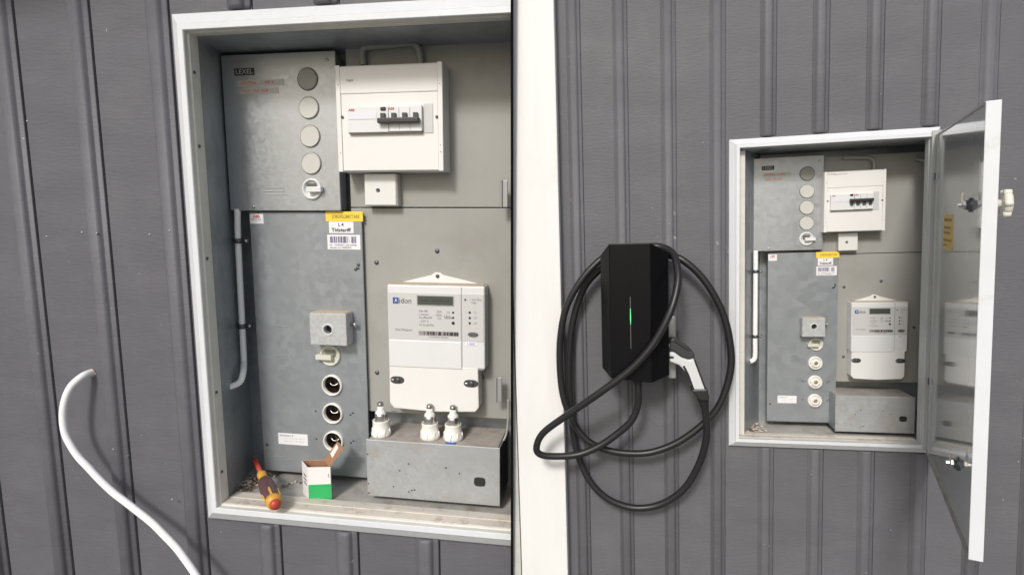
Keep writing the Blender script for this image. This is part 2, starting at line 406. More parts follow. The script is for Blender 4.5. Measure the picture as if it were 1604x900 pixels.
# ------------------------------------------------------------------ blocks built once per bay, measured from each photo half
def sheet_with_holes(rect, w0, w1, holes, m, parent, name='cover'):
    o = mk(name, MB().box(*rect, w0, w1, .0012), m, parent)
    bay, org = ORG[root_of(parent).name]
    if holes:
        cu = MB()
        for (u, v, r) in holes: cu.lathe((u, v, w0-.02), (0, 0, 1), [(0, 0), (r, 0), (r, .06), (0, .06)], 40, False)
        c = mk('cutter', cu, m, parent)
        md = o.modifiers.new('b', 'BOOLEAN'); md.operation = 'DIFFERENCE'; md.object = c; md.solver = 'EXACT'
        bpy.context.view_layer.update()
        me = bpy.data.meshes.new_from_object(o.evaluated_get(bpy.context.evaluated_depsgraph_get()))
        o.modifiers.clear(); o.data = me; bpy.data.objects.remove(c)
    return o

def fuse_plug(parent, name, u, v, r, w0, kind, label=None):
    if kind == 'blank':
        p = mk(name, MB().lathe((u, v, w0-.002), (0, 0, 1), [(r, 0), (r, .004), (r*.96, .0055), (r*.92, .0058), (r*.90, .0048), (0, .0048)], 44, False), mat('beige_plug', (.54, .54, .50), .45), parent, label=label)
        mk('rim_gap', MB().lathe((u, v, w0-.001), (0, 0, 1), [(r*1.055, 0), (r*1.055, .0014), (0, .0014)], 40, False), mat('gap_dark', (.09, .095, .09), .7), p)
    elif kind == 'lever':
        p = mk(name, MB().lathe((u, v, w0-.002), (0, 0, 1), [(r, 0), (r, .005), (r*.95, .0065), (r*.82, .007), (r*.8, .003), (0, .003)]), WHITE, parent, label=label)
        mk('recess', MB().box(u-r*.5, u+r*.45, v-r*.1, v+r*.52, w0+.0005, w0+.0025), mat('fuse_recess', (.1, .1, .09), .6), p)
        mk('lever', MB().box(u-r*.3, u+r*1.15, v-r*.3, v+r*.2, w0+.001, w0+.012, .001), WHITE, p)
    elif kind == 'leverleft':
        p = mk(name, MB().lathe((u, v, w0-.002), (0, 0, 1), [(r, 0), (r, .005), (r*.95, .0065), (r*.82, .007), (r*.8, .003), (0, .003)]), mat('ivory_plug', (.62, .62, .54), .4), parent, label=label)
        mk('recess', MB().box(u-r*.5, u+r*.5, v-r*.1, v+r*.5, w0+.0005, w0+.0025), mat('fuse_recess2', (.16, .17, .13), .6), p)
        mk('lever', MB().box(u-r*1.25, u+r*.3, v-r*.35, v+r*.12, w0+.001, w0+.012, .001), mat('ivory_plug', (.62, .62, .54), .4), p)
    elif kind == 'open':
        p = mk(name, MB().lathe((u, v, w0-.004), (0, 0, 1), [(r*.81, .0005), (r*.83, .004), (r*.86, .0085), (r*.93, .0095), (r, .008), (r*1.02, .004), (r*1.02, 0)], 36), CERAM, parent, label=label)
        mk('socket_well', MB().lathe((u, v, w0-.034), (0, 0, 1), [(0, .001), (r*.80, .001), (r*.805, .0315)], 28), mat('brown_black_well', (.025, .015, .01), .3, spec=.6), p)
        mk('contact', MB().tube([(u-r*.55, v+.05*r, w0-.012), (u-r*.3, v-.15*r, w0-.010), (u+r*.05, v-.16*r, w0-.010), (u+r*.25, v+.0*r, w0-.012)], r*.06, 8), STEELM, p)
        mk('contact', MB().box(u-r*.3, u+r*.35, v+r*.05, v+r*.42, w0-.031, w0-.027, .001), mat('blue_glint', (.015, .03, .05), .35), p)  # bluish glint in the socket, put in as the block's colour
    else:   # fitted screw-in fuse with a view window
        p = mk(name, MB().lathe((u, v, w0-.004), (0, 0, 1), [(r*1.02, 0), (r*1.02, .006), (r*.97, .011), (r*.80, .012), (r*.78, .007), (r*.66, .007), (r*.60, .016), (r*.30, .017), (r*.28, .013), (0, .013)], 32), CERAM, parent, label=label)
        mk('window', MB().lathe((u, v, w0+.009), (0, 0, 1), [(r*.27, 0), (r*.27, .0012), (0, .0016)], 16), mat('fuse_window', (.25, .2, .12), .2), p)
        mk('grip_mark', MB().box(u-r*.75, u-r*.35, v-.1*r, v+.12*r, w0+.002, w0+.0045), INKG, p)
    return p

def upper_fuse_panel(bay, F, uc, vs, r, label, left):
    u0, u1, v0, v1, W = F
    t = thing(bay, 'fuse_panel', label, 'fuse panel', (u0, v0, W))
    mk('cover', MB().box(u0, u1, v0, v1, W-.006, W, .0012), GALV, t)
    mk('cover_edge', MB().box(u0+.004, u1-.004, v0+.002, v1-.002, W-.035, W-.007), GALVD, t)
    X = lambda f: lerp(u0, u1, f); Y = lambda f: lerp(v0, v1, f)
    for i, v in enumerate(vs[:-1]):
        p = fuse_plug(t, 'blank_plug', uc, v, r, W, 'blank', 'blanking cap in darker grey with shade put into the colour, topmost of the column' if i == 0 else None)
        if i == 0: p.data.materials[0] = mat('dark_grey_shade_plug', (.27, .27, .25) if left else (.27, .27, .25), .5)  # top cap's darker grey has the left recess's shade put into the colour
    fuse_plug(t, 'fuse_switch', uc, vs[-1], r, W, 'lever', 'white round switch with a lever, lowest of the column')
    s = mk('name_strip', MB().box(X(.115), X(.295), Y(.87), Y(.915), W, W+.0006), INK, t)
    text(s, 'lettering', 'LEXEL', (X(.205), Y(.892), W+.0007), .012, PAPERG, wid=(u1-u0)*.15)
    s = mk('tape_strip', MB().box(X(.14), X(.55), Y(.80), Y(.84), W, W+.0006), PAPERG, t)
    text(s, 'lettering', 'CENTRAL . 1  NR 4', (X(.31), Y(.82), W+.0007), .0085, INKR, wid=(u1-u0)*.3)
    s = mk('tape_strip', MB().box(X(.15), X(.50), Y(.752), Y(.79), W, W+.0006), PAPERG, t)
    text(s, 'lettering', 'MAX 35A 25A', (X(.29), Y(.77), W+.0007), .0085, INKR, wid=(u1-u0)*.24)
    for k, (a, b) in enumerate(((.33, .48), (.33, .50), (.33, .54))):
        mk('embossing', MB().box(X(a), X(b), Y(.148-.023*k), Y(.154-.023*k), W, W+.0009, .0003), GALV, t)
    for (a, b) in ((.22, .012), (.93, .93)):
        mk('screw', MB().lathe((X(a), Y(b)+.004, W), (0, 0, 1), [(.0028, 0), (.0028, .002), (0, .0032)], 12), STEELM, t)
    return t
rL, rR = .0193, .0208
upper_fuse_panel(BL, (.1552, .3782, .2024, .4842, -.122), .3243, [.4371, .3871, .3369, .2884, .2422], rL,
   'galvanised panel of four beige blanking caps, top left of the close-up recess', True)
upper_fuse_panel(BR, (.1837, .3861, .2162, .5051, -.122), .3385, [.4508, .3973, .3474, .2993, .2509], rR,
   'galvanised panel of beige blanking caps in the recess beside the charger', False)

def barcode(parent, u0, u1, v0, v1, w, m, n=42, dens=.55, seed=3):
    rnd = random.Random(seed); mb = MB(); k = (u1-u0)/n
    for i in range(n):
        if rnd.random() < dens: mb.box(u0+i*k, u0+i*k+k*rnd.uniform(.5, 1.0), v0, v1, w, w+.0003)
    mk('barcode', mb, m, parent)

def lower_fuse_panel(bay, F, uc, vs, r, kinds, marks, label):
    u0, u1, v0, v1, W = F
    t = thing(bay, 'fuse_panel', label, 'fuse panel', (u0, v0, W))
    X = lambda f: lerp(u0, u1, f); Y = lambda f: lerp(v0, v1, f)
    sheet_with_holes((u0, u1, v0, v1), W-.005, W, [(uc[i], vs[i], r*.99) for i in range(len(vs)) if kinds[i] == 'open'], BLUEG, t)
    mk('cover_edge', MB().box(u0+.004, u0+.012, v0, v1, W-.036, W-.006), GALVD, t)
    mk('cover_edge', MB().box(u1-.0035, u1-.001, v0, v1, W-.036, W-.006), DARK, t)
    for i, k in enumerate(kinds):
        fuse_plug(t, {'leverleft': 'fuse_switch', 'lever': 'fuse_switch', 'open': 'fuse_socket', 'fuse': 'screw_fuse'}[k], uc[i], vs[i], r, W, k)
    s = mk('yellow_sticker', MB().box(X(.69), X(1.0)+.003, Y(.967), Y(1.0)+.001, W, W+.0006), YELL, t)
    text(s, 'lettering', 'JORDFELSBRYTARE', (X(.865), Y(.984), W+.0007), .0088, INKY, wid=(u1-u0)*.24, bold=.01)
    s = mk('white_sticker', MB().box(X(.715), X(.93), Y(.925), Y(.966), W, W+.0006), PAPER, t)
    text(s, 'lettering', 'L 4', (X(.82), Y(.955), W+.0007), .0085, INK, bold=.02)
    text(s, 'lettering', 'Tidstariff', (X(.82), Y(.936), W+.0007), .0095, INK, wid=(u1-u0)*.17, bold=.02)
    s = mk('barcode_sticker', MB().box(X(.695), X(.985), Y(.866), Y(.919), W, W+.0006, .0003), PAPER, t)
    barcode(s, X(.72), X(.955), Y(.890), Y(.913), W+.0007, INKP, 44, .72)
    text(s, 'lettering', '0.0.1  7350046871 2306 4207001', (X(.835), Y(.882), W+.0007), .0045, INKG, wid=(u1-u0)*.24)
    text(s, 'lettering', 'Sekundar mer 5.000000MA', (X(.81), Y(.873), W+.0007), .0045, INKG, wid=(u1-u0)*.19)
    s = mk('maker_sticker', MB().box(X(.0)+.001, X(.128), Y(.957), Y(.993), W, W+.0006), PAPER, t)
    text(s, 'lettering', 'ABB', (X(.065), Y(.983), W+.0007), .0075, INKR, bold=.03)
    text(s, 'lettering', 'M S L I A', (X(.065), Y(.972), W+.0007), .0055, INKG, wid=(u1-u0)*.085)
    s = mk('rating_sticker', MB().box(X(.155), X(.435), Y(.112), Y(.157), W, W+.0006, .0003), PAPER, t)
    text(s, 'lettering', 'Sicherheit 2 P', (X(.235), Y(.148), W+.0007), .0055, INKG, wid=(u1-u0)*.13)
    for k in range(2): text(s, 'lettering', 'max. 25 A  I-III  500 V~', (X(.31), Y(.137-.011*k), W+.0007), .0035, mat('faint_ink', (.55, .5, .5), .6), wid=(u1-u0)*.2)
    for (a, b, ln) in marks: mk('embossing', MB().box(X(a), X(a+ln), Y(b)-.0008, Y(b)+.0008, W, W+.0009, .0003), BLUEG, t)
    for i in range(2, len(vs)):
        for du in (-.036, .036, .041):
            mk('rivet', MB().lathe((uc[i]+du, vs[i]+(.002 if du < 0 else (-.001 if du < .04 else .003)), W-.0005), (0, 0, 1), [(.0021, 0), (.0021, .0008), (0, .001)], 10), DSTEEL, t)
    for (a, b) in ((.045, .105), (.955, .80), (.962, .812), (.935, .795)):
        mk('rivet', MB().lathe((X(a), Y(b), W-.0005), (0, 0, 1), [(.003, 0), (.003, .0012), (0, .0015)], 10), DSTEEL, t)
    return t
lower_fuse_panel(BL, (.1888, .4144, -.3176, .2001, -.130), [.3426, .3438, .3426, .3417], [-.0731, -.1322, -.1889, -.2458], .0206,
   ['leverleft', 'open', 'open', 'open'], [(.16, .576, .15), (.155, .463, .14), (.12, .06, .08), (.15, .05, .12)],
   'tall blue-grey panel with three empty round fuse sockets in a column')
lower_fuse_panel(BR, (.229, .4327, -.3343, .2081, -.130), [.3724, .3708, .3710, .3710], [-.0813, -.1415, -.2026, -.2627], rR,
   ['leverleft', 'fuse', 'fuse', 'fuse'], [(.16, .555, .15), (.16, .445, .15), (.12, .06, .08)],
   'tall blue-grey panel whose round sockets hold three white fuses')

def control_box(bay, F, hole, label, back=-.13):
    u0, u1, v0, v1, W = F
    t = thing(bay, 'control_box', label, 'control box', (u0, v0, back))
    sheet_with_holes((u0, u1, v0, v1), back, W, [(hole[0], hole[1], .0078)], LIGHTG if False else mat('speckled_grey_cast', (.46, .47, .47), .55, var=.12, vscale=90, metal=.15), t, 'body')
    mk('dust_layer', MB().box(u0+.002, u1-.002, v1, v1+.0012, back, W-.002, .0004), DUST, t)
    mk('collar', MB().lathe((hole[0], hole[1], W), (0, 0, 1), [(.0078, -.004), (.0082, .001), (.0105, .0018), (.012, 0)], 28), LIGHTG, t)
    mk('key_core', MB().lathe((hole[0], hole[1], W-.012), (0, 0, 1), [(0, .003), (.005, .003), (.0078, 0), (.0078, -.004)], 20), BLACKP, t)
    mk('side_screw', MB().lathe((u1-.002, lerp(v0, v1, .62), lerp(back, W, .4)), (1, 0, 0), [(.003, 0), (.003, .009), (.0045, .009), (.0045, .013), (0, .014)], 14), STEELM, t)
    return t
control_box(BL, (.3182, .3909, -.0462, .0138, -.10), (.3543, -.0165), 'small speckled grey cast box with a dark round hole, above empty sockets')
control_box(BR, (.3241, .3901, -.053, .0057, -.10), (.3580, -.0213), 'small speckled grey cast box with a dark round hole, above fitted white fuses')

def breaker_box(bay, F, BK, on, label):
    u0, u1, v0, v1, W = F
    t = thing(bay, 'breaker_box', label, 'breaker box', (u0, v0, -.14))
    X = lambda f: lerp(u0, u1, f); Y = lambda f: lerp(v0, v1, f)
    mk('housing', MB().box(u0, u1, v0, v1, -.1395, W-.004, .002), CREAM, t)
    a, b, c, d, BWk = BK
    rim = MB(); rim.box(X(0), X(.045), Y(0), Y(1), W-.004, W+.0015, .001); rim.box(X(.955), X(1), Y(0), Y(1), W-.004, W+.0015, .001)
    rim.box(X(.045), X(.955), Y(.735), Y(.985), W-.004, W+.001, .001)
    mk('cover', MB().box(X(.046), X(.954), Y(.01), Y(.733), W-.004, W+.0002, .001), CREAM, t)
    mk('cover_rim', rim, CREAM, t)
    k = mk('breaker', MB().box(a, lerp(a, b, .555), c, d, W-.002, W+.008, .001), WHITE, t)
    text(k, 'lettering', 'ABB', (a+.008, d-.005, W+.0081), .006, INKR, bold=.02)
    mk('label_band', MB().box(a+.002, lerp(a, b, .40), lerp(c, d, .52), lerp(c, d, .78), W+.008, W+.0088), mat('lilac_white', (.7, .7, .76), .4), k)
    mk('test_button', MB().box(lerp(a, b, .455), lerp(a, b, .525), d-.007, d-.001, W+.008, W+.010, .0008), BLACKP, k)
    k2 = mk('breaker', MB().box(lerp(a, b, .562), b, c+.0006, d+.0006, W-.002, W+.0085, .001), WHITE, t)
    text(k2, 'lettering', 'ABB', (lerp(a, b, .60), d-.0045, W+.0086), .006, INKR, bold=.02)
    s = MB()
    for f in (.700, .845): s.box(lerp(a, b, f)-.0004, lerp(a, b, f)+.0004, c+.003, d-.003, W+.0085, W+.0088)
    mk('pole_seams', s, INKG, k2)
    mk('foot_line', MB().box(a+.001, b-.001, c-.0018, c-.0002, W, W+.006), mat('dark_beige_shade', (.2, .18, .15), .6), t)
    for f in (.49, .636, .781, .925):
        uu = lerp(a, b, f); vv = lerp(c, d, .60) if not on else lerp(c, d, .40)
        o = mk('toggle', MB().box(uu-.0042, uu+.0042, vv-.0055, vv+.0055, W+.008, W+.013, .0008), TOGG, t)
    bv = lerp(c, d, .42) if not on else lerp(c, d, .58)
    mk('toggle_bar', MB().box(lerp(a, b, .43), lerp(a, b, .985), bv-.0045, bv+.0045, W+.010, W+.019, .002), mat('charcoal_bar', (.035, .032, .035), .4), t)
    mk('blank_plate', MB().box(b+.001, b+.0175, c-.002, d+.004, W-.001, W+.0015, .0006), LIGHTG, t)
    for (x, y) in ((.055, .52), (.945, .50)):
        mk('screw', MB().lathe((X(x), Y(y), W+.001), (0, 0, 1), [(.0024, 0), (.0024, .0012), (0, .0016)], 12), DSTEEL, t)
    for (x, y) in ((.025, .18), (.025, .82), (.975, .18), (.975, .24), (.975, .80)):
        mk('cover_dimple', MB().lathe((X(x), Y(y), W+.0012), (0, 0, 1), [(.0009, 0), (.0009, .0006), (0, .0007)], 8), INKG, t)
    text(t, 'lettering', 'MORE-60104' if on else 'hager', (X(.20) if on else X(.14), Y(.955) if on else Y(.86), W+.0016), .006, mat('faint_grey_ink', (.42, .4, .37), .6), wid=(u1-u0)*(.34 if on else .07))
    return t
breaker_box(BL, (.3904, .5824, .2708, .4516, -.095), (.4134, .5474, .3368, .3797, -.088), False,
   'cream plastic breaker box with switch toggles down, in the close-up recess')
breaker_box(BR, (.3795, .5478, .2689, .4507, -.095), (.3951, .512, .3344, .3821, -.088), True,
   'cream plastic breaker box with switch toggles up, in the recess beside the open door')

def junction(bay, F, label):
    u0, u1, v0, v1, W = F
    t = thing(bay, 'junction_box', label, 'junction box', (u0, v0, -.14))
    mk('base', MB().box(u0+.002, u1+.0015, v0-.0015, v1, -.1395, W-.003, .0015), mat('ivory_side', (.6, .59, .54), .5), t)
    mk('lid', MB().box(u0, u1, v0, v1, W-.0035, W, .0018), mat('off_white_lid', (.70, .70, .67), .45), t)
    c = ((u0+u1)/2-.004, (v0+v1)/2-.001, W)
    mk('screw', MB().lathe(c, (0, 0, 1), [(.0036, 0), (.0036, .001), (.002, .0012), (.0018, .0004), (0, .0004)], 16), DSTEEL, t)
    return t
junction(BL, (.4271, .4869, .2124, .2687, -.118), 'small off-white square junction box below the close-up breaker box')
junction(BR, (.4289, .483, .2116, .2657, -.118), 'small off-white square junction box below the toggles-up breaker box')

def meter(bay, F, CV, label):
    u0, u1, v0, v1, W = F; c0, c1, c2, c3, CW = CV
    t = thing(bay, 'electricity_meter', label, 'electricity meter', (u0, c2, -.14))
    X = lambda f: lerp(u0, u1, f); Y = lambda f: lerp(v0, v1, f)
    mk('terminal_cover', MB().prism([(c0+.001, c3+.006), (c0, c2+.012), (c0+.008, c2+.002), (lerp(c0, c1, .5), c2-.001), (c1-.007, c2+.003), (c1, c2+.012), (c1-.001, c3+.006)], -.1395, CW, .002), CREAM, t)
    b = mk('body', MB().box(u0, u1, v0, v1, -.1395, W, .0025), WHITE, t)
    mk('split_line', MB().box(X(.766)-.0005, X(.766)+.0005, v0+.002, v1-.002, W, W+.0006), INKG, b)
    mk('face_plate', MB().box(u0+.002, X(.76), Y(.335), Y(.905), W, W+.0008, .0003), METERG, t)
    mk('face_plate', MB().box(X(.772), u1-.002, Y(.335), Y(.905), W, W+.0008, .0003), METERG, t)
    mk('terminal_lid', MB().box(u0+.001, X(.764), v0-.001, Y(.325), W-.003, W+.0018, .001), WHITE, t)
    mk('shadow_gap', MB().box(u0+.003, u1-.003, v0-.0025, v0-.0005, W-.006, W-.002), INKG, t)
    mk('dust_layer', MB().box(u0+.003, u1-.003, v1, v1+.0014, -.139, W-.001, .0005), DUST, t)
    um = lerp(u0, u1, .48)
    mk('hanger', MB().prism([(u0+.018, v1+.001), (um-.012, v1+.015), (um-.005, v1+.020), (um+.005, v1+.020), (um+.012, v1+.015), (u1-.018, v1+.001)], -.1395, -.134, .0006), CREAM, t)
    mk('screw', MB().lathe((um, v1+.0135, -.134), (0, 0, 1), [(.0034, 0), (.0034, .0014), (0, .002)], 14), DSTEEL, t)
    w1 = W+.0009
    d = mk('display', MB().box(X(.317), X(.685), Y(.765), Y(.872), w1-.0003, w1+.0006, .0003), DISPM, t)
    mk('display_ring', MB().ringprof((X(.312), X(.690), Y(.758), Y(.879)), [(0, w1-.001), (0, w1+.0009), (.0012, w1+.0009), (.0012, w1-.001)]), mat('grey_bezel', (.33, .34, .32), .4), d)
    text(d, 'lettering', '1.8.0   0048371.52', (X(.50), Y(.818), w1+.0007), .006, mat('lcd_ink', (.045, .05, .04), .4), wid=(u1-u0)*.3)
    lg = mk('logo', MB().box(X(.060), X(.121), Y(.770), Y(.845), w1-.0003, w1+.0003), INKB, t)
    text(lg, 'lettering', 'A', (X(.094), Y(.806), w1+.0004), .009, PAPER, bold=.01)
    text(lg, 'lettering', 'idon', (X(.19), Y(.806), w1), .0145, INK, wid=(u1-u0)*.125, bold=-.004)
    rows = [('Kwh 1000', .33, .688, .09), ('L-consum.', .33, .648, .10), ('Ku.effekt/W', .33, .610, .135), ('- kW A', .33, .565, .10), ('6C B p(kWh)', .33, .520, .15),
            ('230V', .515, .685, .05), ('50Hz', .505, .645, .06), ('5A', .52, .605, .04), ('12', .61, .680, .03), ('6 Imp', .585, .635, .07), ('1000 kWh', .59, .612, .075)]
    for s_, x, y, wd in rows: text(t, 'lettering', s_, (X(x), Y(y), w1), .0058, INKG, align='LEFT', wid=(u1-u0)*wd)
    text(t, 'lettering', 'Vikey Wattgumi', (X(.165), Y(.452), w1), .006, INKG, wid=(u1-u0)*.18)
    bc = mk('barcode_label', MB().box(X(.322), X(.735), Y(.395), Y(.445), w1-.0003, w1+.0002), mat('barcode_grey', (.3, .27, .28), .5), t)
    barcode(bc, X(.325), X(.732), Y(.398), Y(.442), w1+.0003, INK, 46, .55, 5)
    text(t, 'lettering', '7359992 90381', (X(.53), Y(.374), w1), .0045, INKG, wid=(u1-u0)*.2)
    for (x, y, r) in ((.682, .682, .0018), (.681, .62, .0018), (.681, .555, .0029), (.806, .84, .0017), (.85, .688, .0020), (.85, .623, .0020), (.849, .561, .0020)):
        mk('button', MB().lathe((X(x), Y(y), w1-.0003), (0, 0, 1), [(r, 0), (r, .0012), (0, .0014)], 14), INK, t)
    text(t, 'lettering', '- 1 FAS 50Hz', (X(.905), Y(.84), w1), .0052, INKG, wid=(u1-u0)*.13)
    text(t, 'lettering', '3~ttage', (X(.89), Y(.805), w1), .005, INKG, wid=(u1-u0)*.05)
    for i, s_ in enumerate(('L1', 'L2', 'L3')): text(t, 'lettering', s_, (X(.905), Y(.688-.063*i), w1), .0058, INKG)
    oval = [(X(.882)+.0095*math.cos(a)*(1), Y(.425)+.0042*math.sin(a)) for a in [i*math.pi/12 for i in range(24)]]
    mk('optical_port', MB().prism(oval, w1-.0003, w1+.002, .0006), mat('dark_grey_port', (.11, .11, .11), .4), t)
    s = mk('small_sticker', MB().box(X(.80), X(.92), Y(.285), Y(.330), W+.0001, W+.0008, .0003), mat('bright_label', (.8, .8, .9), .5), t)
    text(s, 'lettering', '1-2007', (X(.86), Y(.307), W+.001), .0055, INKP, wid=(u1-u0)*.08)
    for f, y in ((.095, .70), (.915, .70)):
        uu = lerp(c0, c1, f); vv = lerp(c2, c3, y)
        o2 = [(uu+.0135*math.copysign(abs(math.cos(a))**.7, math.cos(a)), vv+.0072*math.sin(a)) for a in [i*math.pi/14 for i in range(28)]]
        k = mk('screw_slot', MB().prism(o2, CW-.001, CW+.0006, .0004), mat('slot_dark', (.06, .06, .06), .4), t)
        mk('screw', MB().lathe((uu+.001, vv, CW+.0006), (0, 0, 1), [(.0045, 0), (.0045, .0012), (.003, .002), (0, .002)], 16), DSTEEL, k)
        mk('seal', MB().box(uu-.011, uu-.006, vv-.002, vv+.0015, CW+.0006, CW+.002, .0004), STEELM, k)
    return t
meter(BL, (.470, .6513, -.0806, .0703, -.105), (.4691, .6396, -.1646, -.0835, -.105),
   'white electricity meter with dark display, close-up above the porcelain fuses')
meter(BR, (.4645, .6208, -.099, .0532, -.105), (.4664, .6159, -.1867, -.102, -.105),
   'white electricity meter with dark display, above the bare terminal box')

def terminal_box(bay, F, back, label, extra):
    u0, u1, v0, v1, W = F
    t = thing(bay, 'terminal_box', label, 'terminal box', (u0, v0, back))
    X = lambda f: lerp(u0, u1, f); Y = lambda f: lerp(v0, v1, f)
    M_ = mat('scuffed_galvanised', (.44, .455, .46), .5, metal=.4, var=.08, vscale=9, spangle=120, dirt=(.4, .32, .24), dscale=13, dlo=.55, dhi=.85)
    mk('front_cover', MB().box(u0, u1, v0, v1, W-.003, W, .001), M_, t)
    mk('side_flange', MB().box(u0+.001, u0+.0035, v0+.003, v1-.003, back, W-.0035), GALVD, t)
    mk('side_flange', MB().box(u1-.0035, u1-.001, v0+.003, v1-.003, back, W-.0035), GALVD, t)
    mk('top_cover', MB().box(u0+.004, u1-.004, v1-.0035, v1-.001, back, W-.0032, .0006), DUSTYG, t)
    hv = [(X(.853)+.0105*math.copysign(abs(math.cos(a))**.6, math.cos(a)), Y(.40)+.0085*math.copysign(abs(math.sin(a))**.6, math.sin(a))) for a in [i*math.pi/12 for i in range(24)]]
    mk('cable_hole', MB().prism(hv, W-.001, W+.0005), DARK, t)
    for (x, y) in ((.006, .74), (.006, .22), (.006, .05), (.25, .49), (.60, .60), (.32, .62), (.34, .16), (.36, .17), (.315, .13), (.70, .52), (.20, .20)):
        mk('rivet', MB().lathe((X(x)+.001, Y(y), W-.0005), (0, 0, 1), [(.0016, 0), (.0016, .0008), (0, .0012)], 10), DSTEEL, t)
    return t
terminal_box(BL, (.435, .6847, -.3213, -.2119, -.07), -.165, 'scuffed galvanised box with three porcelain fuses standing on it', 1)
terminal_box(BR, (.4123, .6321, -.342, -.2298, -.07), -.178, 'scuffed galvanised box with a bare dusty top below the meter', 0)

def tube_thing(bay, name, pts, r, m, label, clamps, cm, r2=None):
    t = thing(bay, name, label, 'pipe', pts[0])
    mk('tube', MB().tube(pts, r, 18, 10), m, t)
    for (u, v, ww) in clamps:
        c = mk('clamp', MB().lathe((u, v-.0045, ww), (0, 1, 0), [(r, 0), (r+.0022, 0), (r+.0022, .009), (r, .009)], 18), cm, t)
        mk('clamp_foot', MB().box(u+r, u+r+.013, v-.005, v+.005, ww-.007, ww-.003, .0006), cm, c)
        mk('clamp_foot', MB().box(u-r-.013, u-r, v-.004, v+.004, ww-.007, ww-.004, .0006), cm, c)
        mk('screw', MB().lathe((u+r+.008, v, ww-.003), (0, 0, 1), [(.003, 0), (.003, .002), (0, .003)], 10), STEELM, c)
    return t
tube_thing(BL, 'conduit', [(.1684, .206, -.125), (.1655, .1452, -.125), (.1633, -.0078, -.125), (.1623, -.085, -.125), (.1655, -.098, -.119), (.1735, -.1065, -.104), (.1745, -.1205, -.094), (.1700, -.1262, -.084), (.1600, -.1285, -.072)], .0058, PVC,
   'white plastic pipe ending in a bend, close-up at the left side lining', [(.1662, .145, -.125), (.1628, -.021, -.125)], DSTEEL)
tube_thing(BR, 'conduit', [(.1860, .2190, -.10), (.1862, .1575, -.10), (.1856, -.0513, -.10), (.1856, -.110, -.10), (.1815, -.126, -.098), (.1690, -.132, -.094)], .0072, PVC,
   'thin white pipe ending in a bend, left of the fitted white fuses', [(.1862, .1545, -.10), (.1856, -.051, -.10)], DSTEEL)
tube_thing(BL, 'conduit', [(.4271, .4600, -.132), (.4271, .4850, -.131), (.440, .4900, -.130), (.480, .4915, -.130), (.511, .4931, -.130), (.5254, .4890, -.130), (.5320, .4770, -.130), (.5337, .4500, -.130)], .0058, GPIPE,
   'grey arched pipe in shade above the close-up breaker box', [], DSTEEL)
tube_thing(BR, 'conduit', [(.4405, .4942, -.130), (.475, .4925, -.130), (.5078, .4904, -.130), (.5220, .4850, -.130), (.5277, .4750, -.130), (.5277, .4480, -.130)], .0055, GPIPE,
   'grey arched pipe in shade above the toggles-up breaker box', [], DSTEEL)
t = thing(BR, 'cable', 'grey vertical cable behind the right edge of the recess', 'cable', (.668, .47, -.12))
mk('sheath', MB().tube([(.640, .478, -.13), (.658, .474, -.125), (.6655, .455, -.12), (.667, .36, -.12), (.667, .22, -.12), (.668, .10, -.12), (.669, -.10, -.12)], .005, 12), GPIPE, t)

# hinge brackets on the right edge of the boards
def bracket(bay, u, v, h, label, ww=-.11):
    t = thing(bay, 'hinge_bracket', label, 'bracket', (u, v, ww))
    mk('leaf', MB().box(u-.005, u+.005, v-h/2, v+h/2, ww-.003, ww, .0008), mat('blue_grey_steel', (.36, .375, .385), .45, metal=.4), t, doclip=True)
    mk('pin', MB().lathe((u-.006, v-h/2, ww), (0, 1, 0), [(.0028, 0), (.0028, h)], 12), GPIPE, t, doclip=True)
bracket(BL, .6865, .232, .046, 'blue-grey steel bracket at board seam height beside the black strip')
bracket(BL, .676, -.1185, .046, 'blue-grey steel bracket low beside the meter near the black strip')
bracket(BR, .664, .205, .050, 'small blue-grey steel bracket at the right edge of the open recess')
t = thing(BL, 'wire', 'thin grey wire looping down behind the scuffed box', 'wire', (.70, -.19, -.12))
mk('sheath', MB().tube([(.6905, -.14, -.125), (.691, -.175, -.122), (.688, -.205, -.118), (.679, -.222, -.112), (.668, -.228, -.11)], .0022, 10), GPIPE, t, doclip=True)

# ------------------------------------------------------------------ loose things in the left recess
def porcelain_fuse(u, v, ww, label):
    t = thing(BL, 'porcelain_fuse', label, 'fuse', (u, v, ww), 'porcelain fuses standing on the scuffed box')
    mk('skirt', MB().lathe((u, v, ww), (0, 1, 0), [(0, 0), (.0175, 0), (.0185, .002), (.0185, .006), (.0168, .010), (.0158, .0105), (.0152, .026), (.0156, .0285), (.0150, .0300), (.0138, .0300), (.0130, .024), (0, .024)], 32), CERAM, t)
    for k in range(8):
        a = k*math.pi/4
        mk('grip_rib', MB().lathe((u+.0166*math.cos(a), v+.002, ww+.0166*math.sin(a)), (0, 1, 0), [(0, 0), (.0022, 0), (.0018, .010), (0, .014)], 10), CERAM, t)
    mk('screw_shell', MB().lathe((u, v, ww), (0, 1, 0), [(.0106, .022), (.0110, .030), (.0104, .0318), (.0110, .0336), (.0104, .0354), (.0110, .0372), (.0104, .039), (.0108, .043), (0, .043)], 28), STEELM, t)
    mk('cartridge', MB().lathe((u, v, ww), (0, 1, 0), [(.0100, .043), (.0100, .0452), (.0072, .0485), (.0060, .051), (.0057, .0575), (0, .0575)], 28), CERAM, t)
    mk('tip_cap', MB().lathe((u, v, ww), (0, 1, 0), [(.0058, .057), (.0060, .0585), (.0056, .0625), (.0044, .0635), (.0038, .062), (0, .062)], 22), mat('mid_steel', (.35, .35, .34), .35, metal=.9), t)
tv = -.2128
porcelain_fuse(.4545, tv, -.0960, 'porcelain fuse standing nearest the blue-grey panel, leftmost of three')
porcelain_fuse(.5485, tv, -.0980, 'porcelain fuse standing in the middle, below the meter cover')
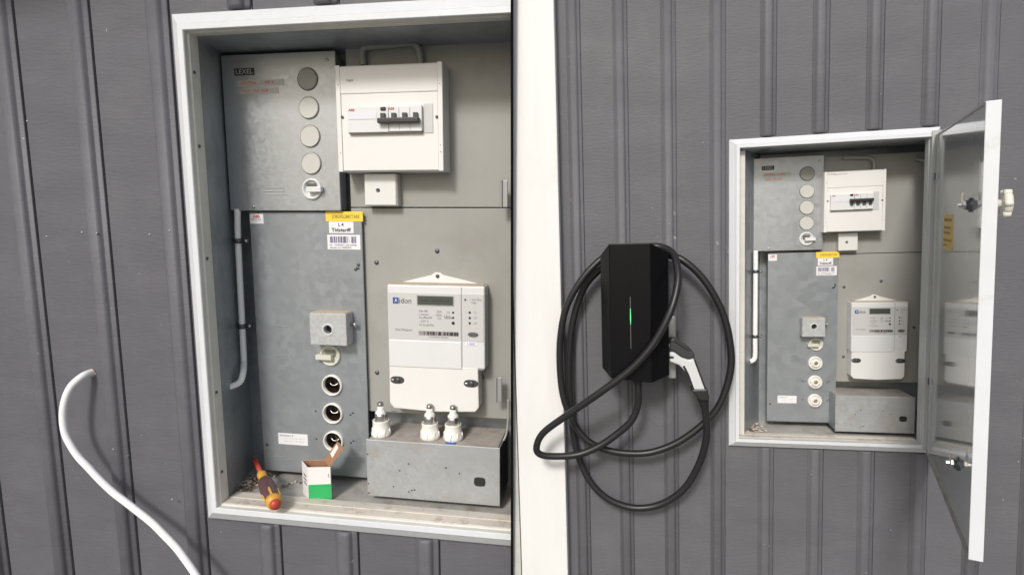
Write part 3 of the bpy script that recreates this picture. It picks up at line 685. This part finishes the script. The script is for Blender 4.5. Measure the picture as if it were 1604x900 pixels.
porcelain_fuse(.5925, tv, -.0990, 'porcelain fuse with a blue patch below it, rightmost of three')
mk('paint_mark', MB().box(.583, .603, -.2128, -.2122, -.082, -.074), mat('blue_patch', (.05, .13, .4), .6), None, BL, (.59, -.2128, -.078), label='small blue patch on the box edge under the rightmost fuse', cat='mark')

# screwdriver lying over the sill
def driver():
    a, b = Vector((.1616, -.2900, -.135)), Vector((.2985, -.3085, .010)) ; d = (b-a); L = d.length; d = d/L
    t = thing(BL, 'screwdriver', 'red, yellow and dark brown screwdriver lying across the sill', 'screwdriver', tuple(a))
    ax = tuple(d)
    mk('blade', MB().lathe(tuple(a), ax, [(0, 0), (.0018, .001), (.0030, .012), (.0030, .022), (0, .022)], 14), STEELM, t)
    mk('shaft', MB().lathe(tuple(a), ax, [(0, .018), (.0040, .018), (.0045, .022), (.0045, .086), (0, .086)], 20), ORED, t)
    mk('collar', MB().lathe(tuple(a), ax, [(0, .082), (.0068, .082), (.0086, .085), (.0088, .091), (.0074, .098), (.0076, .108), (.0100, .113), (0, .113)], 24), YPLA, t)
    mk('grip', MB().lathe(tuple(a), ax, [(0, .110), (.0100, .111), (.0128, .120), (.0145, .135), (.0145, .158), (.0136, .176), (.0130, .186), (0, .186)], 28), PBRN, t)
    mk('end_ring', MB().lathe(tuple(a), ax, [(0, .183), (.0134, .183), (.0136, .189), (.0122, .197), (0, .197)], 28), YPLA, t)
    mk('end_cap', MB().lathe(tuple(a), ax, [(0, .192), (.0094, .194), (.0098, .200), (.0078, .205), (0, .207)], 24), ORED, t)
    for k in range(5):
        an = k*2*math.pi/5+.5
        q = P(*ax).to_track_quat('Z', 'Y'); off = q @ Vector((math.cos(an), math.sin(an), 0))
        off = Vector((off.x, off.z, -off.y))
        p0 = a + d*.162 + off*.0138; p1 = a + d*.185 + off*.0128
        mk('grip_window', MB().tube([tuple(p0), tuple((p0+p1)/2), tuple(p1)], .0021, 10, 3), YPLA, t)
driver()

# small carton with its flap up
def carton():
    fl = -.3325
    A, B_ = Vector((.3265, fl, -.054)), Vector((.3670, fl, -.062))            # front bottom corners
    C_ = Vector((.3010, fl, -.080)); D_ = B_ + (C_-A)
    h = .066; th = .0006
    t = thing(BL, 'carton', 'small open white and green carton with a brown inside', 'carton', tuple((A+D_)/2))
    up = Vector((0, 1, 0))
    def wall(p, q, v0=0, v1=h, off=0):
        n = (q-p).cross(up).normalized()
        m = MB(); r = [p+up*v0, q+up*v0, q+up*v1, p+up*v1]
        for k, fpp in ((off+th, 0), (off, 1)): m.poly([tuple(x - n*k*(-1)) for x in r], bool(fpp))
        return m
    def slab(pts, n, th_):
        m = MB(); a = [m._v(tuple(x)) for x in pts]; b = [m._v(tuple(x+n*th_)) for x in pts]; k = len(pts)
        m.b.faces.new(a); m.b.faces.new(b)
        for i in range(k): m.b.faces.new((a[i], a[(i+1) % k], b[(i+1) % k], b[i]))
        bmesh.ops.recalc_face_normals(m.b, faces=m.b.faces); return m
    cen = (A+D_)/2
    for (p, q) in ((A, B_), (B_, D_), (D_, C_), (C_, A)):
        n = (q-p).cross(up).normalized()
        if n.dot((p+q)/2-cen) < 0: n = -n
        r = [p, q, q+up*h, p+up*h]
        s = mk('side_panel', slab(r, n, th), CARTW, t)
        mk('inner_lining', slab([x - n*th*.9 for x in r], n, th*.7), CARTB, s)
        if (p - C_).length < 1e-6 or ((p-A).length < 1e-6 and (q-C_).length < 1e-6): continue
        gb_ = [p+n*th, q+n*th, q+up*h*.50+n*th, p+up*h*.48+n*th]
        mk('green_band', slab(gb_, n, .0003), CARTG, s)
    mk('bottom_panel', slab([A+up*.001, B_+up*.001, D_+up*.001, C_+up*.001], up, .0006), CARTB, t)
    # flap hinged on the right-hand edge, standing out to the right
    p, q = B_+up*h, D_+up*h; out = (B_-A).normalized()
    e = out*.030 + up*.040
    f = mk('flap', slab([p, q, q+e*.92, p+e*.90], out.cross(up)*0 + Vector((-.7, .7, 0)), .0007), CARTB, t)
    mk('tuck_flap', slab([q+e*.92, lerp(q, p, .55)+e*.92, lerp(q, p, .55)+e*1.05-Vector((.014, -.002, 0)), q+e*1.1-Vector((.010, -.004, 0))], Vector((-.5, .5, .3)), .0006), CARTB, f)
    mk('white_tab', slab([lerp(p, q, .35)+e*.30, lerp(p, q, .80)+e*.36, lerp(p, q, .85)+e*.80, lerp(p, q, .50)+e*.76], Vector((-.7, .7, 0)), .0012), CARTW, f)
    n = (B_-A).cross(up).normalized(); n = n if n.z > 0 else -n
    k = lerp(A, B_, .9)+n*(th+.0002)
    mk('print_mark', slab([k+up*.046, k+up*.053, k+up*.053+out*.0012, k+up*.046+out*.0012], n, .0002), INKG, t)
    # grey print on the left side
    n2 = (C_-A).cross(up).normalized(); n2 = n2 if n2.x < 0 else -n2
    for i in range(3):
        a_, b_ = lerp(A, C_, .25), lerp(A, C_, .75)
        mk('print_mark', slab([a_+up*(.026+.008*i)+n2*th, b_+up*(.026+.008*i)+n2*th, b_+up*(.030+.008*i)+n2*th, a_+up*(.030+.008*i)+n2*th], n2, .0003), INKG, t)
carton()

def litter(bay, c, n, spread, label, seed, sz=1):
    """crumbs, leaf bits and web swept into a corner: nobody could count them"""
    global random
    st = random.getstate(); random.seed(seed)
    mb = MB()
    for i in range(n):
        a = random.random()**1.6; an = random.uniform(0, math.pi/2)
        u = c[0] + abs(random.gauss(0, 1))*spread[0]*.6; ww = c[2] + random.uniform(0, 1)*spread[1]; r = random.uniform(.0008, .0032)*sz
        mb.ball((u, c[1]+r*.5, ww), r, (random.uniform(.6, 2.2), random.uniform(.3, .9), random.uniform(.6, 2)), .35, 1)
    o = mk('floor_debris', mb, DEBRIS, None, bay, c, label=label, cat='debris', kind='stuff'); 
    o.data.materials.append(DEBRISL)
    for i, p in enumerate(o.data.polygons):
        if (i//80) % 2 == 0: p.material_index = 1
    random.setstate(st)
litter(BL, (.158, -.332, -.150), 110, (.035, .085), 'dry leaf crumbs and dirt in the corner by the screwdriver', 11)
litter(BL, (.245, -.332, -.120), 16, (.02, .03), 'few dark crumbs on the floor beside the screwdriver', 12, .8)
litter(BL, (.175, -.332, -.135), 60, (.02, .04), 'pale fluff and crumbs heaped against the left lining of the close-up recess', 17, 1.5)
litter(BR, (.155, -.352, -.165), 150, (.04, .12), 'pile of pale crumbs in the lower left corner of the right recess', 13, 1.3)

# white cable out of the left wall
t = thing(BL, 'power_cable', 'thick white cable curving out of a hole in the grey boards', 'cable', (-.0865, -.0985, -.02))
cp = [(-.0815, -.0970, -.060), (-.0825, -.0972, -.026), (-.0842, -.1000, -.006), (-.0935, -.1150, .009), (-.1020, -.1400, .016), (-.1062, -.1700, .019), (-.1030, -.1990, .021), (-.0925, -.2212, .022), (-.0790, -.2420, .022), (-.0609, -.2605, .022), (-.0380, -.2840, .022), (-.0127, -.3059, .022), (.0140, -.3230, .023), (.0393, -.3380, .025), (.0670, -.3555, .027), (.0918, -.3745, .030), (.1100, -.3890, .032), (.1266, -.4036, .035), (.1567, -.4376, .040), (.1801, -.4745, .045), (.1967, -.518, .05), (.215, -.60, .045), (.21, -.72, .03)]
mk('sheath', MB().tube(cp, .0064, 20, 6), PVC, t)
hb = MB(); st = random.getstate(); random.seed(5)
pts = [(-.0835+.0074*(1+random.uniform(-.15, .2))*math.cos(a), -.0968+.0074*(1+random.uniform(-.15, .2))*math.sin(a)) for a in [i*math.pi/9 for i in range(18)]]
hb.prism(pts, GW+.0001, GW+.0006)
mk('drill_hole', hb, mat('raw_brown_wood', (.12, .06, .035), .9), wallL)
hb = MB()
for i in range(9):
    a = random.uniform(-2.6, .5); hb.ball((-.0835+.0088*math.cos(a), -.0968+.0088*math.sin(a), GW+.001), .0016, (1, 1, .6), .3, 1)
mk('splinters', hb, mat('pale_wood_chip', (.5, .45, .36), .9), wallL); random.setstate(st)

# ------------------------------------------------------------------ right bay: charger, cable, connector
def charger():
    t = thing(BR, 'ev_charger', 'black faceted wall charging box with a thin green light', 'charger', (-.19, -.14, .0))
    cols = [(-.2860, .108, -.112, .223), (-.2585, .150, -.1335, .2575), (-.1450, .150, -.1445, .2565), (-.0930, .108, -.131, .2285)]
    m = MB(); F = []
    for (u, ww, a, b) in cols: F.append((m._v((u, a, ww)), m._v((u, b, ww)), m._v((u, a+.004, .062)), m._v((u, b-.004, .062))))
    fs = []
    for A, B_ in zip(F, F[1:]):
        fs.append(m.b.faces.new((A[0], B_[0], B_[1], A[1]))); fs.append(m.b.faces.new((A[1], B_[1], B_[3], A[3])))
        fs.append(m.b.faces.new((A[0], A[2], B_[2], B_[0]))); fs.append(m.b.faces.new((A[2], A[3], B_[3], B_[2])))
    fs.append(m.b.faces.new((F[0][0], F[0][1], F[0][3], F[0][2]))); fs.append(m.b.faces.new((F[-1][0], F[-1][2], F[-1][3], F[-1][1])))
    bmesh.ops.recalc_face_normals(m.b, faces=m.b.faces)
    bmesh.ops.bevel(m.b, geom=m.b.edges[:], offset=.0025, segments=2, affect='EDGES', profile=.5)
    b = mk('housing', m, CHARG, t)
    mk('mounting_plate', MB().box(-.235, -.145, -.115, .198, -.012, .0615, .002), mat('grey_aluminium', (.33, .34, .34), .4, metal=.5), t)
    mk('light_bar', MB().box(-.2030, -.2008, .005-.05, .105, .1500, .1508, .0003), mat('dim_light_bar', (.09, .10, .10), .35), t)
    mk('green_light', MB().prism([(-.2026, .026), (-.2012, .026), (-.2004, .045), (-.2012, .072), (-.2026, .072), (-.2034, .045)], .1508, .1514), GREENL, t)
    mk('cable_gland', MB().lathe((-.1834, -.140, .10), (0, -1, 0), [(.017, 0), (.017, .006), (.014, .008), (.014, .016), (0, .016)], 20), BLACKP, t)
    mk('plug_holder', MB().box(-.0925, -.0700, -.152, .036, .048, .060, .002), mat('grey_aluminium', (.33, .34, .34), .4, metal=.5), t)
    mk('plug_holder', MB().lathe((-.104, -.045, .085), (1, -.35, 0), [(.018, 0), (.020, .012), (.020, .022), (.016, .024), (0, .024)], 24), BLACKP, t)
charger()
def charging_cable():
    t = thing(BR, 'charging_cable', 'looped black cable with a grey and black plug, hung over the charger', 'cable', (-.1834, -.151, .1))
    pts = [(-.1834, -.1480, .100), (-.182, -.1886, .100), (-.1852, -.2313, .093), (-.2041, -.2771, .090), (-.2434, -.3175, .085), (-.2982, -.3585, .085), (-.3632, -.3872, .090), (-.4329, -.3926, .100), (-.4801, -.3846, .110), (-.4908, -.3603, .115), (-.4685, -.3135, .120), (-.3962, -.2531, .135), (-.2965, -.176, .160), (-.2023, -.0992, .170), (-.1383, -.0232, .172), (-.0928, .0638, .167), (-.0700, .1392, .140), (-.0690, .1888, .110), (-.0800, .2250, .075), (-.1150, .2430, .048), (-.1700, .2430, .046), (-.2253, .2420, .046), (-.2832, .2120, .052), (-.3432, .1527, .060), (-.3937, .0673, .060), (-.4158, -.0301, .055), (-.4200, -.1344, .050), (-.4099, -.2281, .048), (-.3799, -.3060, .046), (-.3402, -.3572, .046), (-.2800, -.3863, .046), (-.2053, -.3946, .046), (-.1364, -.3855, .046), (-.0589, -.3495, .046), (.0165, -.2865, .046), (.0591, -.2269, .046), (.0857, -.1386, .045), (.0875, -.060, .045), (.0656, .0429, .045), (.0169, .1359, .045), (-.0389, .1950, .040), (-.0851, .2150, .026), (-.1496, .2120, .016), (-.2260, .2120, .016), (-.2850, .1817, .022), (-.3359, .1302, .024), (-.3702, .0487, .022), (-.3886, -.0439, .020), (-.3962, -.1480, .018), (-.3943, -.2426, .016), (-.3872, -.3377, .018), (-.3704, -.4225, .022), (-.3338, -.5011, .026), (-.2763, -.5548, .028), (-.1976, -.5768, .030), (-.1179, -.5587, .034), (-.0498, -.5023, .045), (-.0065, -.4188, .058), (.0125, -.3416, .072), (.0151, -.2883, .082), (.0084, -.2260, .090)]
    mk('sheath', MB().tube(pts, .0106, 16, 6), RUBBER, t)
    c = mk('plug_head', MB().prism([(-.0899, -.0246), (-.0788, -.0210), (-.0440, -.0440), (-.0230, -.0640), (-.0205, -.0780), (-.0374, -.0845), (-.0593, -.0770), (-.0791, -.0610), (-.0902, -.0600)][::-1], .072, .108, .005, 3), mat('charcoal_plastic', (.04, .04, .042), .38), t)
    mk('release_button', MB().prism([(-.088, -.0275), (-.078, -.0250), (-.0350, -.0560), (-.040, -.0590), (-.078, -.0330)][::-1], .1075, .1095, .0006), BLACKP, c)
    g = mk('plug_grip', MB().prism([(-.0915, -.0618), (-.0791, -.0620), (-.0593, -.0778), (-.0374, -.0850), (-.0240, -.0800), (.0083, -.1723), (-.0290, -.1729), (-.0440, -.1250), (-.0639, -.1012), (-.0915, -.0907)][::-1], .069, .111, .005, 3), mat('silver_grey_plastic', (.60, .61, .62), .35), t)
    mk('grip_inlay', MB().prism([(-.0248, -.083), (-.0205, -.0815), (.0105, -.170), (.0058, -.171)][::-1], .074, .1113, .001), BLACKP, g)
    mk('grip_inlay', MB().prism([(-.0560, -.1035), (-.0500, -.1000), (-.0370, -.1270), (-.0220, -.1720), (-.0290, -.1725), (-.0430, -.1290)][::-1], .074, .1113, .001), BLACKP, g)
    mk('latch_opening', MB().box(-.0925, -.0800, -.0810, -.0735, .108, .1116, .001), BLACKP, g)
    mk('end_cap', MB().prism([(-.0330, -.1715), (.0127, -.1690), (.0195, -.1944), (.0148, -.2040), (-.0080, -.2040)][::-1], .067, .113, .004), BLACKP, t)
    mk('strain_relief', MB().lathe((.0030, -.200, .090), (.18, -1, 0), [(.0165, 0), (.0165, .006), (.0145, .008), (.0158, .012), (.0135, .016), (.0130, .026), (.011, .034)], 20), RUBBER, t)
charging_cable()

# ------------------------------------------------------------------ open door of the right cabinet
def door():
    t = thing(BR, 'cabinet_door', 'white edged metal door standing open, its glossy grey inside mirroring the meter', 'door', (.632, -.37, .0))
    H = Vector((.6300, 0, .006)); Fv = Vector((.4590, 0, .550)); L = (Fv-H).length
    a = (Fv-H)/L; n = Vector((a.z, 0, -a.x))                 # n points to the outer side (right)
    # door frame: x along a from hinge, y up, z along n ; sagging a little
    sag = R_(-1.9)
    # door-local (x,y,z) -> bay-local (u,v,w) -> vector
    def T(x, y, z):
        xs = x*math.cos(sag) - y*math.sin(sag)*0; ys = y + x*math.sin(sag)
        p = H + a*xs + n*z; return (p.x, ys, p.z)
    def slab(x0, x1, y0, y1, z0, z1, bev=.0008):
        m = MB(); c = {}
        for i, x in enumerate((x0, x1)):
            for j, y in enumerate((y0, y1)):
                for k, z in enumerate((z0, z1)): c[i, j, k] = m._v(T(x, y, z))
        for f in [((0,0,0),(0,1,0),(0,1,1),(0,0,1)), ((1,0,0),(1,0,1),(1,1,1),(1,1,0)), ((0,0,0),(0,0,1),(1,0,1),(1,0,0)), ((0,1,0),(1,1,0),(1,1,1),(0,1,1)), ((0,0,1),(0,1,1),(1,1,1),(1,0,1)), ((0,0,0),(1,0,0),(1,1,0),(0,1,0))]:
            m.b.faces.new([c[k] for k in f])
        bmesh.ops.recalc_face_normals(m.b, faces=m.b.faces)
        if bev: bmesh.ops.bevel(m.b, geom=m.b.edges[:], offset=bev, segments=2, affect='EDGES', profile=.5)
        return m
    y0, y1 = -.375, .529; W = L
    mk('outer_skin', slab(0, W-.001, y0+.001, y1-.001, .0205, .023), FRAMEW, t)
    mk('inner_panel', slab(.024, W-.002, y0+.010, y1-.005, .0020, .0035, 0), DOORI, t)
    mk('edge_stile', slab(W-.0015, W+.0018, y0, y1, -.0005, .0235, .0012), FRAMEW, t)
    mk('hinge_stile', slab(.0, .024, y0+.004, y1-.004, .0, .0203), DOORR, t)
    mk('bottom_rail', slab(.0, W-.003, y0, y0+.010, -.001, .0203), RUST, t)
    mk('top_rail', slab(.0, W-.003, y1-.005, y1, -.001, .0203), DOORR, t)
    for yy in (.415, -.16):
        h = mk('hinge', slab(.004, .013, yy-.009, yy+.009, -.003, .0), DSTEEL, t)
    s = mk('yellow_sticker', slab(.150, .275, .226, .312, .0014, .0019, 0), YOLD, t)
    for i, (y, l) in enumerate(((.299, .9), (.281, .75), (.268, .72), (.250, .9), (.237, .42))):
        cu = bpy.data.curves.new('lettering', 'FONT'); cu.body = ['VARNING FARA', 'Spanning', 'fore arbete', 'bryt huvud', 'strom'][i]; cu.size = 1; cu.align_y = 'CENTER'; cu.resolution_u = 2; cu.offset = .02
        o = bpy.data.objects.new('lettering', cu); COL.objects.link(o)
        me = bpy.data.meshes.new_from_object(o.evaluated_get(bpy.context.evaluated_depsgraph_get())); bpy.data.objects.remove(o)
        mb = MB(); mb.b.from_mesh(me); xs = [v.co.x for v in mb.b.verts]; k = .115*l/(max(xs)-min(xs))
        for v in mb.b.verts: v.co = P(*T(.155+v.co.x*k, y+v.co.y*.0105, .0012))
        mk('lettering', mb, mat('umber_ink', (.16, .09, .03), .6), s)
    def T0(x, y, z): return T(x, y, z)
    nn = tuple(n)
    # clamping knob through the door, and two turn latches inside
    kb = T(.462, .3350, .023)
    k = mk('knob_shaft', MB().lathe(kb, nn, [(.004, 0), (.004, .006), (.0085, .006), (.0085, .029), (.010, .031), (0, .031)], 20), CREAMK, t)
    m = MB(); cq = P(*nn).to_track_quat('Z', 'Y'); rim = []
    m.lathe(tuple(Vector(kb)+n*.028), nn, [(0, 0), (.022, 0), (.0260, .002), (.0272, .006), (.0260, .012), (.022, .015), (0, .0155)], 36)
    for i in range(6):
        an = i*math.pi/3; off = cq @ Vector((math.cos(an), math.sin(an), 0)); off = Vector((off.x, off.z, -off.y))
        m.lathe(tuple(Vector(kb)+n*.028+off*.0245), nn, [(0, 0), (.0062, 0), (.0070, .004), (.0070, .009), (.006, .013), (0, .013)], 14)
    mk('knob_wheel', m, CREAMK, k)
    for (x, y) in ((.462, .3350), (.430, -.232)):
        c = T(x, y, .0018); ni = tuple(-n)
        b = mk('latch', MB().lathe(c, ni, [(.015, 0), (.015, .003), (.010, .005), (.010, .009), (0, .009)], 20), DSTEEL, t)
        mk('nut', MB().lathe(c, ni, [(.009, .009), (.009, .014), (.006, .015), (.0045, .016), (.0045, .022), (0, .023)], 6, False), STEELM, b)
        mk('cam', slab(x-.005, x+.005, y-.002, y+.026, -.014, -.0115), STEELM, b)
door()
